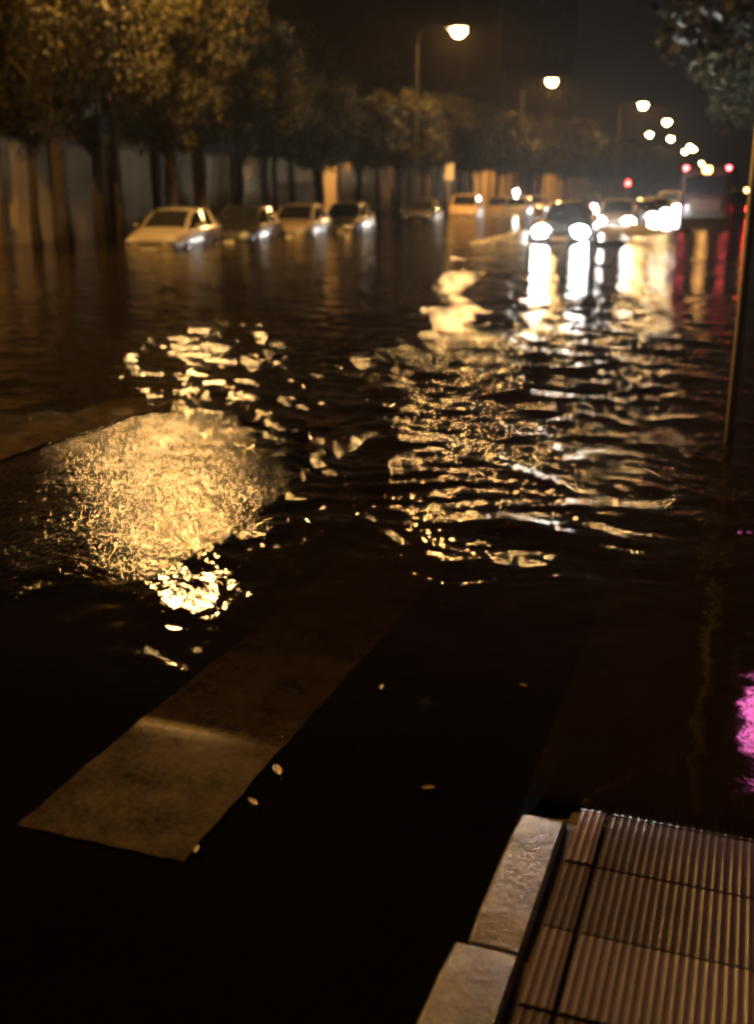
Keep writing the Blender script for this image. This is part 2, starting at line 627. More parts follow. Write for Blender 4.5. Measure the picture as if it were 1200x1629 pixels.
def build_pavement():
    rid, tx, ty = 0.020, 0.40, 0.27
    x0, x1 = -0.312, 1.6
    nr = int((x1 - x0) / rid)
    cell = [0.0, 0.22, 0.36, 0.50, 0.64, 0.86]
    prof = [0.0, 0.0, 0.0018, 0.0023, 0.0018, 0.0]
    xs = np.array([x0 + (i + c) * rid for i in range(nr) for c in cell])
    zp = np.array([p for i in range(nr) for p in prof])
    ys = []
    for k in range(-12, 6):
        b = 2.29 + k * ty
        ys += [b + 0.003, b + 0.006, b + 0.012, b + 0.06, b + 0.13, b + 0.20, b + ty - 0.012, b + ty - 0.006, b + ty - 0.003, b + ty]
    ys = np.array(ys)
    X, Y = np.meshgrid(xs, ys)
    jx = np.abs((X - (-0.24) + tx / 2) % tx - tx / 2)
    jy = np.abs((Y - 2.29 + ty / 2) % ty - ty / 2)
    Z = pave_z(Y) + zp[None, :]
    groove = ((jx < 0.0075) | (jy < 0.004)).astype(float)
    Z = np.where(groove > 0, pave_z(Y) - 0.005, Z)
    ti = np.floor((X + 0.24) / tx).astype(int)
    tj = np.floor((Y - 2.29) / ty).astype(int)
    hsh = np.abs(np.sin(ti * 12.9898 + tj * 78.233) * 43758.5453) % 1.0
    Z = Z + (hsh - 0.5) * 0.004 * (groove < 1)
    low = np.clip(1 - zp[None, :] / 0.0023, 0, 1) * 0.24 * np.ones_like(X)
    groove = np.maximum(groove, low)
    tag(link('pavement', grid_mesh('pavement', np.stack([X, Y, Z], 2), M['tile'], {'tint': hsh, 'groove': groove}, False)), kind='structure')
    # the rest of the pavement, plain slabs
    mx = np.array([1.6, 2.4, 3.4, 4.5])
    my = axis((-8, 12, 30), (12, 300, 20))
    X, Y = np.meshgrid(mx, my)
    o = link('pavement', grid_mesh('pavement_rest', np.stack([X, Y, pave_z(Y)], 2), M['tile'], {'tint': X * 0 + .5, 'groove': X * 0}))
    tag(o, kind='structure')
    mx = np.array([-0.312, 0.5, 1.6])
    my = axis((3.91, 12, 20), (12, 300, 20))
    X, Y = np.meshgrid(mx, my)
    tag(link('pavement', grid_mesh('pavement_far', np.stack([X, Y, pave_z(Y)], 2), M['tile'], {'tint': X * 0 + .5, 'groove': X * 0})), kind='structure')

    # kerb: granite stones laid end to end, each a little out of line
    bm = bmesh.new()
    stones = [(-0.9, 0.30, 0.0), (0.31, 1.895, 0.018), (1.91, 2.47, -0.008), (2.485, 4.2, 0.0), (4.21, 5.3, .004), (5.31, 6.4, 0)]
    y = 6.41
    while y < 70:
        stones.append((y, y + 2.18, 0.0))
        y += 2.2
    for a, b, off in stones:
        L = b - a
        n = max(2, int(L / 0.1))
        w0, w1 = -0.468 - off, -0.335
        bx = []
        sec = []
        for i in range(n + 1):
            yy = a + L * i / n
            zt = float(pave_z(yy)) + (0.004 if yy < 2.48 else -.05)
            e = 0.006 if (i in (0, n)) else 0.0
            r = 0.007
            sec.append([(w0 + e * .6, yy, -0.3), (w0 + e * .6, yy, zt - r - e), (w0 + r * .3 + e * .6, yy, zt - r * .35 - e * .8), (w0 + r + e * .5, yy, zt - e * .6),
                        ((w0 + w1) / 2, yy, zt + 0.001 - e * .6), (w1 - .012, yy, zt - e * .6), (w1, yy, zt - .01 - e), (w1, yy, -0.3)])
        vs = [[bm.verts.new(p) for p in s] for s in sec]
        for i in range(n):
            for k in range(7):
                f = bm.faces.new((vs[i][k], vs[i][k + 1], vs[i + 1][k + 1], vs[i + 1][k]))
                f.smooth = False
        bm.faces.new(vs[0])
        bm.faces.new(vs[-1][::-1])
    bmesh.ops.recalc_face_normals(bm, faces=bm.faces)
    me = bpy.data.meshes.new('kerb')
    bm.to_mesh(me)
    bm.free()
    me.materials.append(M['granite'])
    tag(link('kerb', me), kind='structure')
    # gutter bed between kerb and paving
    mb = MB()
    ys = np.linspace(-1, 5, 60)
    vs, fs = [], []
    for yy in ys:
        z = float(pave_z(yy)) - 0.014
        vs += [(-0.336, yy, z), (-0.311, yy, z)]
    for i in range(len(ys) - 1):
        fs.append((2 * i, 2 * i + 1, 2 * i + 3, 2 * i + 2))
    mb.add(vs, fs)
    tag(mb.build('kerb_joint', M['pilaster']), kind='structure')


def build_stripes():
    # zebra bars every metre across the road, each a thin sheet following the asphalt
    for k in (0, 1, 3, 4):
        xa, xb = -1.70 - k, -1.21 - k
        ya, yb = 2.01, 7.4
        if k == 1:
            ya, yb = 6.35, 7.0
        if k == 4:
            ya = 6.6
        r = random.Random(k)
        xs = np.linspace(xa, xb, 22)
        ys = np.linspace(ya, yb, 150)
        X, Y = np.meshgrid(xs, ys)
        wob = 0.002 * np.sin(ys * 17 + k)[:, None] + 0.002 * np.sin(ys * 41 + 2 * k)[:, None]
        X = X + wob * np.sign(X - (xa + xb) / 2) * (np.abs(X - (xa + xb) / 2) > 0.22)
        Yw = Y + 0.002 * np.sin(X * 50 + k) * (Y < ya + 0.02)
        P = np.stack([X, Yw, road_z(X, Yw) + 0.0055], 2)
        tag(link('zebra_stripe', grid_mesh('zebra_stripe', P, M['stripe'])), kind='structure')


# ---- water
_wv = []
_r2 = np.random.default_rng(21)
for _i in range(90):
    lam = 0.085 * (10.5 ** (_i / 89.0)) * _r2.uniform(.9, 1.1)
    th = R(68) + _r2.normal(0, R(42))
    _wv.append((lam, th, _r2.uniform(0, 6.283)))


def soft(x, a, b):
    t = np.clip((x - a) / (b - a), 0, 1)
    return t * t * (3 - 2 * t)


def blob(X, Y, cx, cy_, rx, ry):
    return np.exp(-(((X - cx) / rx) ** 2 + ((Y - cy_) / ry) ** 2))


def chop_field(X, Y):
    """rms slope of the water"""
    D = np.hypot(X, Y)
    a = 0.022 + 0.0 * X
    a = a + 0.045 * soft(Y, 3.2, 5.2) * (1 - soft(X, -1.0, -0.2) * 0.4) * (1 - .25 * soft(Y, 13, 17))
    a = a + 0.150 * blob(X, Y, -2.5, 9.8, 2.4, 3.4)            # stream over the crossing
    a = a + 0.015 * blob(X, Y, -4.0, 17, 3.5, 4)
    a = a + 0.012 * soft(D, 18, 40)
    a = a + 0.065 * blob(X, Y, -2.0, 4.4, 1.1, .9)
    a = a - 0.030 * blob(X, Y, .3, 3.4, .9, 1.5)
    a = a - 0.025 * blob(X, Y, -2.7, 7.3, .8, 0.5)
    a = a + 0.012 * blob(X, Y, -4.6, 8.6, 1.2, .9)             # slack patch behind the hump
    a = a - 0.022 * blob(X, Y, -9.5, 15.0, 3.5, 6)
    return np.clip(a, 0.008, 0.2)


WAKES = [(-2.6, 6.5, -.5, 9.3, .34, .012), (-2.9, 8.2, -.6, 11.2, .40, .014), (-4.9, 9.6, -2.2, 11.2, .42, .014),
         (-3.4, 5.9, -2.0, 5.3, .22, .012), (-2.2, 5.2, -.9, 6.0, .26, .012), (-3.2, 6.9, -2.1, 5.6, .26, .012), (-6.5, 12.5, -2.5, 13.6, .5, .014), (-7.5, 10.2, -4.4, 9.2, .36, .009)]


def build_water():
    nc, nr = 620, 1500
    az = np.linspace(R(-47), R(26), nc)
    inv = np.linspace(1 / 1.7, 1 / 260.0, nr)
    D = 1.0 / inv
    # add rows so that far rows never get too long
    D = np.unique(np.concatenate([D, np.geomspace(8, 1400, 260)]))
    A, DD = np.meshgrid(az, D)
    X, Y = DD * np.sin(A), DD * np.cos(A)
    dD = np.gradient(D)[:, None]
    A_ = chop_field(X, Y)
    # patchiness
    pt = 0.5 + 0.5 * np.sin(X * 0.9 + 1.3 * np.sin(Y * 0.55 + 1)) * np.sin(Y * 0.75 + 1.7 * np.sin(X * 0.5))
    A_ = A_ * (0.55 + 0.9 * pt)
    Xw = X + 0.10 * np.sin(Y * 2.1 + X * 1.1) + 0.05 * np.sin(Y * 4.7 - X * 2.9)
    Yw = Y + 0.10 * np.sin(X * 1.7 - Y * 0.8) + 0.05 * np.sin(X * 5.3 + Y * 3.1)
    Z = np.zeros_like(X)
    norm = math.sqrt(2.0 / len(_wv))
    for lam, th, ph in _wv:
        k = 2 * math.pi / lam
        att = np.clip((lam / np.maximum(dD, 1e-4) - 2.0) / 2.5, 0, 1)
        if att.max() <= 0:
            continue
        w = np.sin(k * (math.cos(th) * Xw + math.sin(th) * Yw) + ph)
        Z += att * (norm / k) * (w + 0.25 * (w * w - .5))
    Z = Z * A_
    G = np.where(X < -0.47, road_z(X, Y), pave_z(Y))
    depth = np.maximum(-G, 0)
    Z = Z * np.clip(0.35 + depth / 0.03, 0, 1)
    # crests sent across the road by the passing cars
    for x0, y0, x1, y1, lam, amp in WAKES:
        L_ = math.hypot(x1 - x0, y1 - y0)
        ux, uy = (x1 - x0) / L_, (y1 - y0) / L_
        t = (X - x0) * ux + (Y - y0) * uy
        sN = -(X - x0) * uy + (Y - y0) * ux + .12 * np.sin(t * 2.3 + x0) + .05 * np.sin(t * 6.1 + y0)
        win = soft(t, -.3, .5) * (1 - soft(t, L_ - .5, L_ + .3))
        Z += amp * win * np.exp(-(sN / (lam * 1.3)) ** 2) * np.cos(2 * math.pi * sN / lam) * (.6 + .4 * np.sin(t * 3.7 + y1)) * (depth > .004)
    # bow waves of the two leading cars
    for cx, cy_, s in ((CARA[0], CARA[1] - 2.4, 1.0), (CARB[0], CARB[1] - 2.4, 1.0)):
        dx, dy = X - cx, Y - cy_
        Z += 0.10 * np.exp(-((np.abs(dx) - 0.9 - 0.55 * np.clip(dy + .3, 0, 4)) / 0.22) ** 2) * soft(dy, -.8, 0.2) * (1 - soft(dy, 1.5, 3.5))
    P = np.stack([X, Y, Z], 2)
    chop = np.clip(A_ * 1.15, 0.0, 0.5)
    me = grid_mesh('flood_water', P, M['water'], {'depth': depth, 'chop': chop})
    tag(link('flood_water', me), kind='structure')


# ------------------------------------------------------------------ cars
CARA = on_z(891, 378, 0.0)
CARA = Vector((-5.75, 34.6, 0))
CARB = Vector((-5.2, 45.0, 0))


def make_car(name, label, cat, loc, rz, col, L=3.95, Wd=0.84, H=1.43, style='hatch', lit=None, group=None, tail=None):
    """front towards -Y at rz = 0; origin on the ground"""
    root = empty(name, loc, rz)
    tag(root, label, cat, group)
    pm = paint('car_paint_' + style + str(len(bpy.data.materials)), col)
    k = H / 1.43
    if style == 'hatch':
        st = [(0.00, .34, .60, .55, .52, .60, .46), (.05, .26, .72, .62, .64, .67, .55), (.22, .22, .80, .70, .73, .76, .63), (.8, .2, .83, .83, .77, .87, .68),
              (1.12, .2, .84, .89, .785, .94, .69), (1.50, .2, .84, .91, .785, 1.20, .635), (1.86, .2, .84, .92, .785, 1.38, .585), (2.42, .2, .84, .93, .785, 1.435, .575), (2.5, .2, .84, .93, .785, 1.437, .575),
              (3.18, .2, .84, .95, .78, 1.41, .56), (3.3, .2, .84, .955, .775, 1.40, .555), (3.5, .22, .83, .96, .765, 1.35, .545), (3.78, .25, .82, .96, .75, 1.02, .62), (3.9, .30, .78, .92, .72, .95, .58), (3.95, .36, .70, .80, .62, .83, .5)]
        screen, sides, back = (4, 6), ((4, 7), (8, 9)), (11, 12)
    elif style == 'sedan':
        st = [(0.00, .34, .60, .55, .52, .60, .46), (.05, .26, .72, .62, .64, .67, .55), (.22, .22, .80, .70, .73, .75, .63), (.9, .2, .83, .82, .77, .86, .68),
              (1.25, .2, .84, .88, .785, .92, .69), (1.6, .2, .84, .90, .785, 1.17, .635), (2.0, .2, .84, .91, .785, 1.36, .585), (2.5, .2, .84, .92, .785, 1.42, .575), (2.58, .2, .84, .92, .785, 1.42, .575),
              (3.1, .2, .84, .93, .78, 1.38, .56), (3.2, .2, .84, .935, .775, 1.35, .555), (3.25, .22, .83, .94, .765, 1.33, .55), (3.62, .25, .82, .94, .76, 1.02, .62), (3.88, .30, .78, .93, .72, .97, .60), (3.95, .36, .70, .80, .62, .84, .5)]
        screen, sides, back = (4, 6), ((4, 7), (8, 9)), (11, 12)
    else:  # van
        st = [(0.00, .34, .66, .60, .58, .66, .52), (.05, .26, .76, .72, .68, .78, .60), (.2, .22, .82, .86, .76, .92, .66), (.45, .2, .84, .95, .80, 1.02, .72),
              (.62, .2, .85, .99, .81, 1.08, .73), (.9, .2, .85, 1.0, .81, 1.38, .70), (1.15, .2, .85, 1.0, .81, 1.60, .68), (1.7, .2, .85, 1.0, .81, 1.68, .68), (1.78, .2, .85, 1.0, .81, 1.68, .68),
              (2.6, .2, .85, 1.0, .81, 1.69, .68), (2.7, .2, .85, 1.0, .81, 1.69, .68), (3.7, .2, .85, 1.0, .81, 1.67, .67), (3.86, .25, .84, 1.0, .79, 1.08, .74), (3.92, .30, .80, .92, .74, .98, .66), (3.95, .36, .74, .80, .68, .84, .56)]
        screen, sides, back = (4, 6), ((4, 7), (8, 9)), (11, 12)
    s_ = L / 3.95
    wf = Wd / 0.84
    secs = []
    for (s, zl, wm, zb, wb, zt, wt) in st:
        y = s * s_ - L / 2
        half = [(wm * .90, zl), (wm * .985, zl + .08), (wm, .48), (wm * .995, zb - .12), (wb + .01, zb - .02), (wb - .015, zb + .005), (wt + .025, zt - .055), (wt, zt - .02), (wt * .88, zt - .002), (wt * .45, zt + .012), (0, zt + .016)]
        full = [(a * wf, y, b * k) for a, b in half] + [(-a * wf, y, b * k) for a, b in half[-2::-1]]
        secs.append([(a * (1 - .022 * ((s - 1.9) / 1.9) ** 2), b, c) for a, b, c in full])
    nP = len(secs[0])
    vs = [p for s in secs for p in s]
    bodyf, wsf, bkf, sd = [], [], [], {0: [], 1: [], 2: [], 3: []}
    for i in range(len(secs) - 1):
        for j in range(nP - 1):
            f = (i * nP + j, i * nP + j + 1, (i + 1) * nP + j + 1, (i + 1) * nP + j)
            top = 8 <= j <= nP - 2 - 8
            side_r, side_l = j == 5, j == nP - 2 - 5
            if screen[0] <= i < screen[1] and top:
                wsf.append(f)
            elif back[0] <= i < back[1] and top:
                bkf.append(f)
            elif (side_r or side_l) and any(a <= i < b for a, b in sides):
                q = (0 if sides[0][0] <= i < sides[0][1] else 1) + (0 if side_r else 2)
                sd[q].append(f)
            else:
                bodyf.append(f)
    n = len(secs)
    bodyf.append(tuple(range(nP))[::-1])
    bodyf.append(tuple((n - 1) * nP + j for j in range(nP)))
    for i in range(n - 1):
        bodyf.append((i * nP, (i + 1) * nP, (i + 1) * nP + nP - 1, i * nP + nP - 1))

    def sub(nm, faces, mat):
        mb = MB()
        mb.add(vs, faces, True)
        me = mb.mesh(nm, mat)
        bm = bmesh.new()
        bm.from_mesh(me)
        bmesh.ops.delete(bm, geom=[v for v in bm.verts if not v.link_faces], context='VERTS')
        bmesh.ops.recalc_face_normals(bm, faces=bm.faces)
        bm.to_mesh(me)
        bm.free()
        return link(nm, me, root)

    sub('body', bodyf, pm)
    sub('windscreen', wsf, M['glass'])
    sub('rear_window', bkf, M['glass'])
    for q in range(4):
        sub('side_window', sd[q], M['glass'])
    y0, y1 = -L / 2, L / 2
    MB().box((0, y0 - .005, .40 * k), (1.36 * wf, .10, .13 * k), bev=.03).build('bumper', pm if style != 'van' else M['plastic'], root)
    MB().box((0, y1 + .005, .42 * k), (1.40 * wf, .10, .15 * k), bev=.03).build('bumper', M['plastic'], root)
    MB().box((0, y0 + .0, .545 * k), (.70 * wf, .05, .07), bev=.015).build('grille', M['plastic'], root)
    MB().box((0, y0 - .062, .41 * k), (.5, .012, .11)).build('number_plate', M['plate'], root)
    MB().box((0, y1 + .062, .45 * k), (.5, .012, .11)).build('number_plate', M['plate'], root)
    hl = M['head_on'] if lit == 'front' else M['lens']
    for sx in (-1, 1):
        hd = MB().ball((sx * .56 * wf, y0 + .075, .60 * k), (.26, .12, .19) if lit == 'front' else (.18, .10, .10), 12, 6).build('headlight', hl, root)
        if lit == 'front' and 'beam' in label:
            ld = bpy.data.lights.new('headlight_beam', 'SPOT')
            ld.energy = BEAM
            ld.color = (1.0, .97, .92)
            ld.spot_size = R(78)
            ld.spot_blend = 1.0
            ld.shadow_soft_size = .10
            lo = bpy.data.objects.new('headlight_beam', ld)
            COL.objects.link(lo)
            lo.parent = hd
            lo.location = (sx * .56 * wf, y0 - .06, .60 * k)
            lo.rotation_euler = (R(90 - 5), 0, math.pi)
        tl = tail or (M['tail_on'] if lit == 'rear' else M['tail_off'])
        MB().ball((sx * .66 * wf, y1 - .05, .80 * k), (.09, .07, .15), 10, 6).build('tail_light', tl, root)
        yw = (1.12 * s_ - L / 2)
        MB().box((sx * .93 * wf, yw + .3, .98 * k), (.16, .09, .11), bev=.03).build('wing_mirror', pm, root)
        for yd in ((2.30, 3.05) if style != 'van' else (1.62,)):
            MB().box((sx * (.842) * wf, yd * s_ - L / 2, .80 * k), (.03, .14, .025), bev=.008).build('door_handle', M['plastic'] if sum(col) < .3 else pm, root)
        for yw in (.72 * s_ + y0, 3.15 * s_ + y0):
            w = MB().tube([(sx * .66 * wf, yw, .30), (sx * .70 * wf, yw, .30), (sx * .84 * wf, yw, .30), (sx * .865 * wf, yw, .30)], [.24, .30, .30, .25], 20).build('wheel', M['rubber'], root)
            MB().tube([(sx * .86 * wf, yw, .30), (sx * .875 * wf, yw, .30)], [.19, .15], 14).build('rim', M['rim'], w)
    return root


def foam(name, pts, label, seed, n=420):
    """spray thrown up by a bow: many small drops over a low ridge"""
    r = random.Random(seed)
    mb = MB()
    for i in range(n):
        t = r.random()
        a, b = pts[0], pts[1]
        p = Vector(a).lerp(Vector(b), t)
        hgt = (0.38 * (1 - t) ** 1.3 + .04) * r.random() ** 1.5
        p += Vector((r.gauss(0, .06), r.gauss(0, .10), hgt))
        s = r.uniform(.015, .055)
        mb.ball(p, (s, s, s * r.uniform(.8, 1.6)), 6, 4)
    o = mb.build(name, M['foam'])
    tag(o, kind='stuff')
    return o


# ------------------------------------------------------------------ trees


def crown_mesh(name, seed, mat, n_clump=95, per=170, leaf=(.07, .14)):
    """unit crown about 1 wide each way from the origin, leaves scattered in clumps"""
    rg = np.random.default_rng(seed)
    cs = []
    while len(cs) < n_clump:
        p = rg.uniform(-1, 1, 3)
        d = np.linalg.norm(p)
        if d < 1 and d > 0.38 * rg.random():
            cs.append(p * np.array([1, 1, .92]))
    V, Fc = [], []
    b = 0
    for c in cs:
        rad = rg.uniform(.16, .30)
        m = int(per * (rad / .23) ** 2)
        q = rg.normal(0, 1, (m, 3))
        q /= np.linalg.norm(q, axis=1)[:, None]
        q *= (rg.random(m) ** .45)[:, None] * rad
        for p in q:
            s = rg.uniform(*leaf) / 3.0
            u = rg.normal(0, 1, 3)
            u /= np.linalg.norm(u)
            w = np.cross(u, rg.normal(0, 1, 3))
            w /= np.linalg.norm(w) + 1e-6
            o = c + p
            V += [o - u * s, o + w * s * .6, o + u * s, o - w * s * .6]
            Fc.append((b, b + 1, b + 2, b + 3))
            b += 4
    me = bpy.data.meshes.new(name)
    me.from_pydata([tuple(v) for v in V], [], Fc)
    me.materials.append(mat)
    return me


CROWNS, CROWNS_DARK = [], []


def make_tree(label, x, y, h, rad, crown_lo, crown, lean=0.0, rz=0.0, tr=.16, group=None, z=-.22, name='street_tree'):
    root = empty(name, (x, y, z), rz)
    tag(root, label, 'tree', group)
    r = random.Random(hash((round(x, 2), round(y, 2))) & 0xffff)
    top = h - rad * .8
    mb = MB()
    pts, rr = [], []
    for i in range(7):
        t = i / 6
        pts.append((lean * t * t + r.gauss(0, .03) * (i > 0), r.gauss(0, .03) * (i > 0), top * t - .05))
        rr.append(tr * (1.25 if i == 0 else 1) * (1 - .55 * t))
    mb.tube(pts, rr, 10)
    for i in range(6):
        a = i * 1.05 + r.random()
        z0 = crown_lo * (.85 + .1 * i)
        e = Vector((math.cos(a) * rad * .6, math.sin(a) * rad * .6, z0 + rad * (.5 + .2 * r.random())))
        s = Vector((lean * (z0 / top) ** 2, 0, z0))
        mid = s.lerp(e, .5) + Vector((0, 0, .12 * rad))
        mb.tube([s, mid, e], [tr * .45, tr * .3, tr * .1], 7)
    mb.build('trunk', M['bark'], root)
    c = link('crown', crown, root)
    hh = (h - crown_lo) / 2
    c.location = (lean, 0, crown_lo + hh)
    c.scale = (rad, rad, hh)
    return root


# ------------------------------------------------------------------ street lamps


def make_lamp_meshes(H, ex=0.0):
    col = MB().tube([(0, 0, -.3), (0, 0, 1.2), (0, 0, 1.25), (0, 0, H - .3)], [.09, .085, .06, .035], 10).mesh('column', M['column'])
    arm = MB().tube([(0, 0, H - .35), (.05, 0, H + .1), (.35, 0, H + .38), (1.0, 0, H + .52), (1.80 + ex, 0, H + .44)], [.035, .03, .024, .022, .022], 8).mesh('arm', M['column'])
    hs = MB().ball((2.05 + ex, 0, H + .28), (.56, .34, .18), 14, 5, 0.0, 1.0)
    hs.tube([(2.05 + ex, 0, H + .275), (2.05 + ex, 0, H + .285)], [.36, .36], 12)
    hs = hs.mesh('lamp_housing', M['darkmetal'])
    bowl = MB().ball((2.12 + ex, 0, H + .27), (.36, .30, .40), 12, 5, -1.0, 0.0).mesh('lamp_bowl', M['sodium'])
    return col, arm, hs, bowl


def bulb(bowl, H):
    ld = bpy.data.lights.new('bulb', 'SPOT')      # a cut-off lantern: nothing above the horizontal
    ld.energy = LAMP
    ld.color = SODIUM
    ld.spot_size = R(177)
    ld.spot_blend = .04
    ld.shadow_soft_size = .19
    o = bpy.data.objects.new('bulb', ld)
    COL.objects.link(o)
    o.parent = bowl
    o.location = (2.12, 0, H - .03)


# ------------------------------------------------------------------ assemble

build_ground()
build_pavement()
build_stripes()
build_water()

# boundary wall behind the trees
wall = empty('boundary_wall', (-21.0, 0, -.2))
tag(wall, 'long pale stained concrete wall behind the row of trees', 'wall')
p_mb, q_mb, cp = MB(), MB(), MB()
yy = -6.0
kk = 0
while yy < 190:
    wd = 3.0
    MB().box((0, yy + wd / 2, 1.5), (.16, wd - .30, 3.06)).build('wall_panel', M['wall'], wall)
    MB().box((.05, yy, 1.52), (.34, .30, 3.2), bev=.02).build('pilaster', M['pilaster'], wall)
    yy += wd
    kk += 1
MB().box((0, 92, 3.12), (.26, 196, .10), bev=.02).build('coping', M['pilaster'], wall)

# trees
for s in range(4):
    CROWNS.append(crown_mesh('crown_leaves', 11 + s, M['leaf']))
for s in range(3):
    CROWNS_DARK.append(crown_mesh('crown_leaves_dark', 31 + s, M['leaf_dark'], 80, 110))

TG = 'trees in front of the long wall'
tree_rows = [
    # photo x of trunk, X of row, height, crown radius, crown bottom, label
    (55, -19.4, 8.6, 2.7, 2.5, 'broad street tree, second trunk from the left along the wall'),
    (97, -18.0, 9.6, 2.5, 2.7, 'street tree with the thickest black trunk, left of the parked cars'),
    (160, -19.2, 9.0, 2.6, 2.6, 'street tree with a brown trunk left of the pale hatchback'),
    (188, -18.4, 8.0, 2.0, 2.7, 'slim street tree whose thin trunk stands just left of the pale hatchback'),
    (250, -18.6, 9.9, 2.7, 2.6, 'tall gold lit street tree behind the pale hatchback'),
    (274, -18.0, 9.2, 2.4, 2.5, 'gold lit street tree with a black trunk behind the pale hatchback roof'),
    (322, -17.6, 8.9, 2.3, 2.6, 'gold lit street tree behind the gap before the black car'),
    (385, -17.3, 7.6, 2.3, 2.5, 'street tree at the right end of the gold lit crowns, behind the black car'),
    (438, -19.3, 6.6, 1.9, 2.6, 'smaller shaded street tree behind the black and beige parked cars'),
    (508, -19.0, 6.2, 2.0, 2.5, 'small dark street tree between the beige car and the last dark parked car'),
    (572, -18.6, 5.9, 2.1, 2.6, 'dim street tree with a black trunk right of the last dark parked car'),
    (634, -18.6, 6.6, 2.4, 2.6, 'dim street tree left of the dark saloon parked alone'),
    (684, -18.8, 7.0, 2.6, 2.6, 'street tree under the brightest street lamp, faintly lit'),
    (735, -18.6, 7.2, 2.8, 2.6, 'olive lit street tree right of the brightest street lamp'),
    (790, -18.5, 7.0, 3.0, 2.6, 'shaded street tree behind the farther parked cars'),
    (850, -18.5, 7.6, 3.2, 2.6, 'street tree just below the second street lamp'),
    (900, -18.0, 8.0, 3.3, 2.5, 'street tree lit yellow at its tip beside the second street lamp'),
    (950, -18.0, 8.0, 3.4, 2.5, 'far dim street tree between the second and third street lamps'),
    (990, -18.0, 8.0, 3.6, 2.5, 'far dim street tree left of the lamp chain'),
    (1030, -18.0, 8.2, 4.0, 2.5, 'farthest dim tree under the lamp chain'),
]
for i, (px, X, h, rad, lo, lab) in enumerate(tree_rows):
    p = on_x(px, 330, X)
    make_tree(lab, X, p.y, h, rad, lo + (.45 if i < 9 else 0), CROWNS[i % 4], rz=i * 1.7, tr=.15 + .03 * ((i * 7) % 4) if i < 10 else .2, group=TG)

# dark tree masses behind the wall
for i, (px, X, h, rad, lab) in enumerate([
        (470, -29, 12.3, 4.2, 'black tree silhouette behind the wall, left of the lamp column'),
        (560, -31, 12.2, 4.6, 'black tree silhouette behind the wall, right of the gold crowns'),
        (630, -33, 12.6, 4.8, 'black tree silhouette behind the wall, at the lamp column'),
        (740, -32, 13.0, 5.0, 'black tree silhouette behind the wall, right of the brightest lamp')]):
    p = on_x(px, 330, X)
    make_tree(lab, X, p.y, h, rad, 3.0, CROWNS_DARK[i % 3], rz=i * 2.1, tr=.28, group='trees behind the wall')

# trees overhanging from the near pavement on the right
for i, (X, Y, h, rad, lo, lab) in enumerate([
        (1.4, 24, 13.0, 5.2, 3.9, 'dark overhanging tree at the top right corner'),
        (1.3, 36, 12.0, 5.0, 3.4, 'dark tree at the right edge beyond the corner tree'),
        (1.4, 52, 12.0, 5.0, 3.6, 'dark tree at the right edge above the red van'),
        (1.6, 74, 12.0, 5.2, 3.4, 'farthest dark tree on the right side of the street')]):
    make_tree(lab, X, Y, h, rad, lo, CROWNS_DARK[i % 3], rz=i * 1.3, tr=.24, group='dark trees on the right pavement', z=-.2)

# buildings
bA = empty('apartment_block', (-53, 180, 0))
tag(bA, 'tall dark brown apartment block behind the trees on the left', 'building')
MB().box((0, 0, 24), (36, 60, 49)).build('wall', M['building'], bA)
MB().box((0, 0, 48.9), (37, 61, .8)).build('roof', M['building_grey'], bA)
for a in range(6):
    for b in range(7):
        MB().box((18.03, -25 + a * 10, 4 + b * 6.2), (.12, 2.2, 2.0)).build('window', M['window'], bA)
bB = empty('low_block', (-48, 58, 0))
tag(bB, 'low black flat roofed building behind the wall', 'building')
MB().box((0, 0, 5.5), (18, 22, 12)).build('wall', M['building_grey'], bB)
MB().box((0, 0, 11.6), (18.6, 22.6, .5)).build('roof', M['building'], bB)
for a in range(4):
    for b in range(3):
        MB().box((9.03, -7.5 + a * 5, 2.4 + b * 3.3), (.12, 1.8, 1.6)).build('window', M['window'], bB)

# street lamps
LH = 8.73
lm = make_lamp_meshes(LH)
lamps = [
    (-15.0, 26.5, 'street lamp just above the frame, lighting the gold crowns and the wet asphalt'),
    (-15.0, 55.2, 'largest and highest glowing street lamp, on a thin column above the trees'),
    (-15.5, 83.0, 'second street lamp of the chain, glowing beside a lit tree tip'),
    (-11.7, 109.1, 'third street lamp, large and white, near the middle of the dark sky'),
    (-11.9, 137.5, 'street lamp below and right of the large third lamp'),
    (-16.9, 168.5, 'street lamp below the large third lamp, lowest left of its cluster'),
    (-15.2, 184.5, 'street lamp right of the cluster under the third lamp'),
    (-17.6, 252.8, 'left lamp of the tight far trio'),
    (-14.6, 222.3, 'upper right lamp of the tight far trio'),
    (-14.9, 236.9, 'middle lamp of the tight far trio'),
    (-20.9, 379.9, 'big far street lamp above the bus'),
    (-21.8, 536.4, 'farthest street lamp, above the right end of the bus'),
]
for i, (x, y, lab) in enumerate(lamps):
    root = empty('street_lamp', (x - 2.1, y, 0))
    tag(root, lab, 'street lamp', 'street lamps along the left side')
    s = 1.0 if y < 130 else min(3.2, y / 130.0)
    for nm, me in zip(('column', 'arm', 'lamp_housing', 'lamp_bowl'), lm):
        o = link(nm, me, root)
    if i < 4:
        bulb(o, LH)
root = empty('street_lamp', (-17.1, 10.5, 0))
tag(root, 'street lamp left of the camera, outside the frame, lighting the wall and the zebra stripe', 'street lamp', 'street lamps along the left side')
for nm, me in zip(('column', 'arm', 'lamp_housing', 'lamp_bowl'), lm):
    o = link(nm, me, root)
bulb(o, LH)

# parked cars in the flood
RZ = R(9)
PG = 'cars parked in the flood along the trees'


def park(px, X, rz, name, label, col, style='hatch', **kw):
    p = on_x(px, 370, X)
    return make_car(name, label, 'car', (X, p.y + 1.9, -.42), rz, col, style=style, group=PG, **kw)


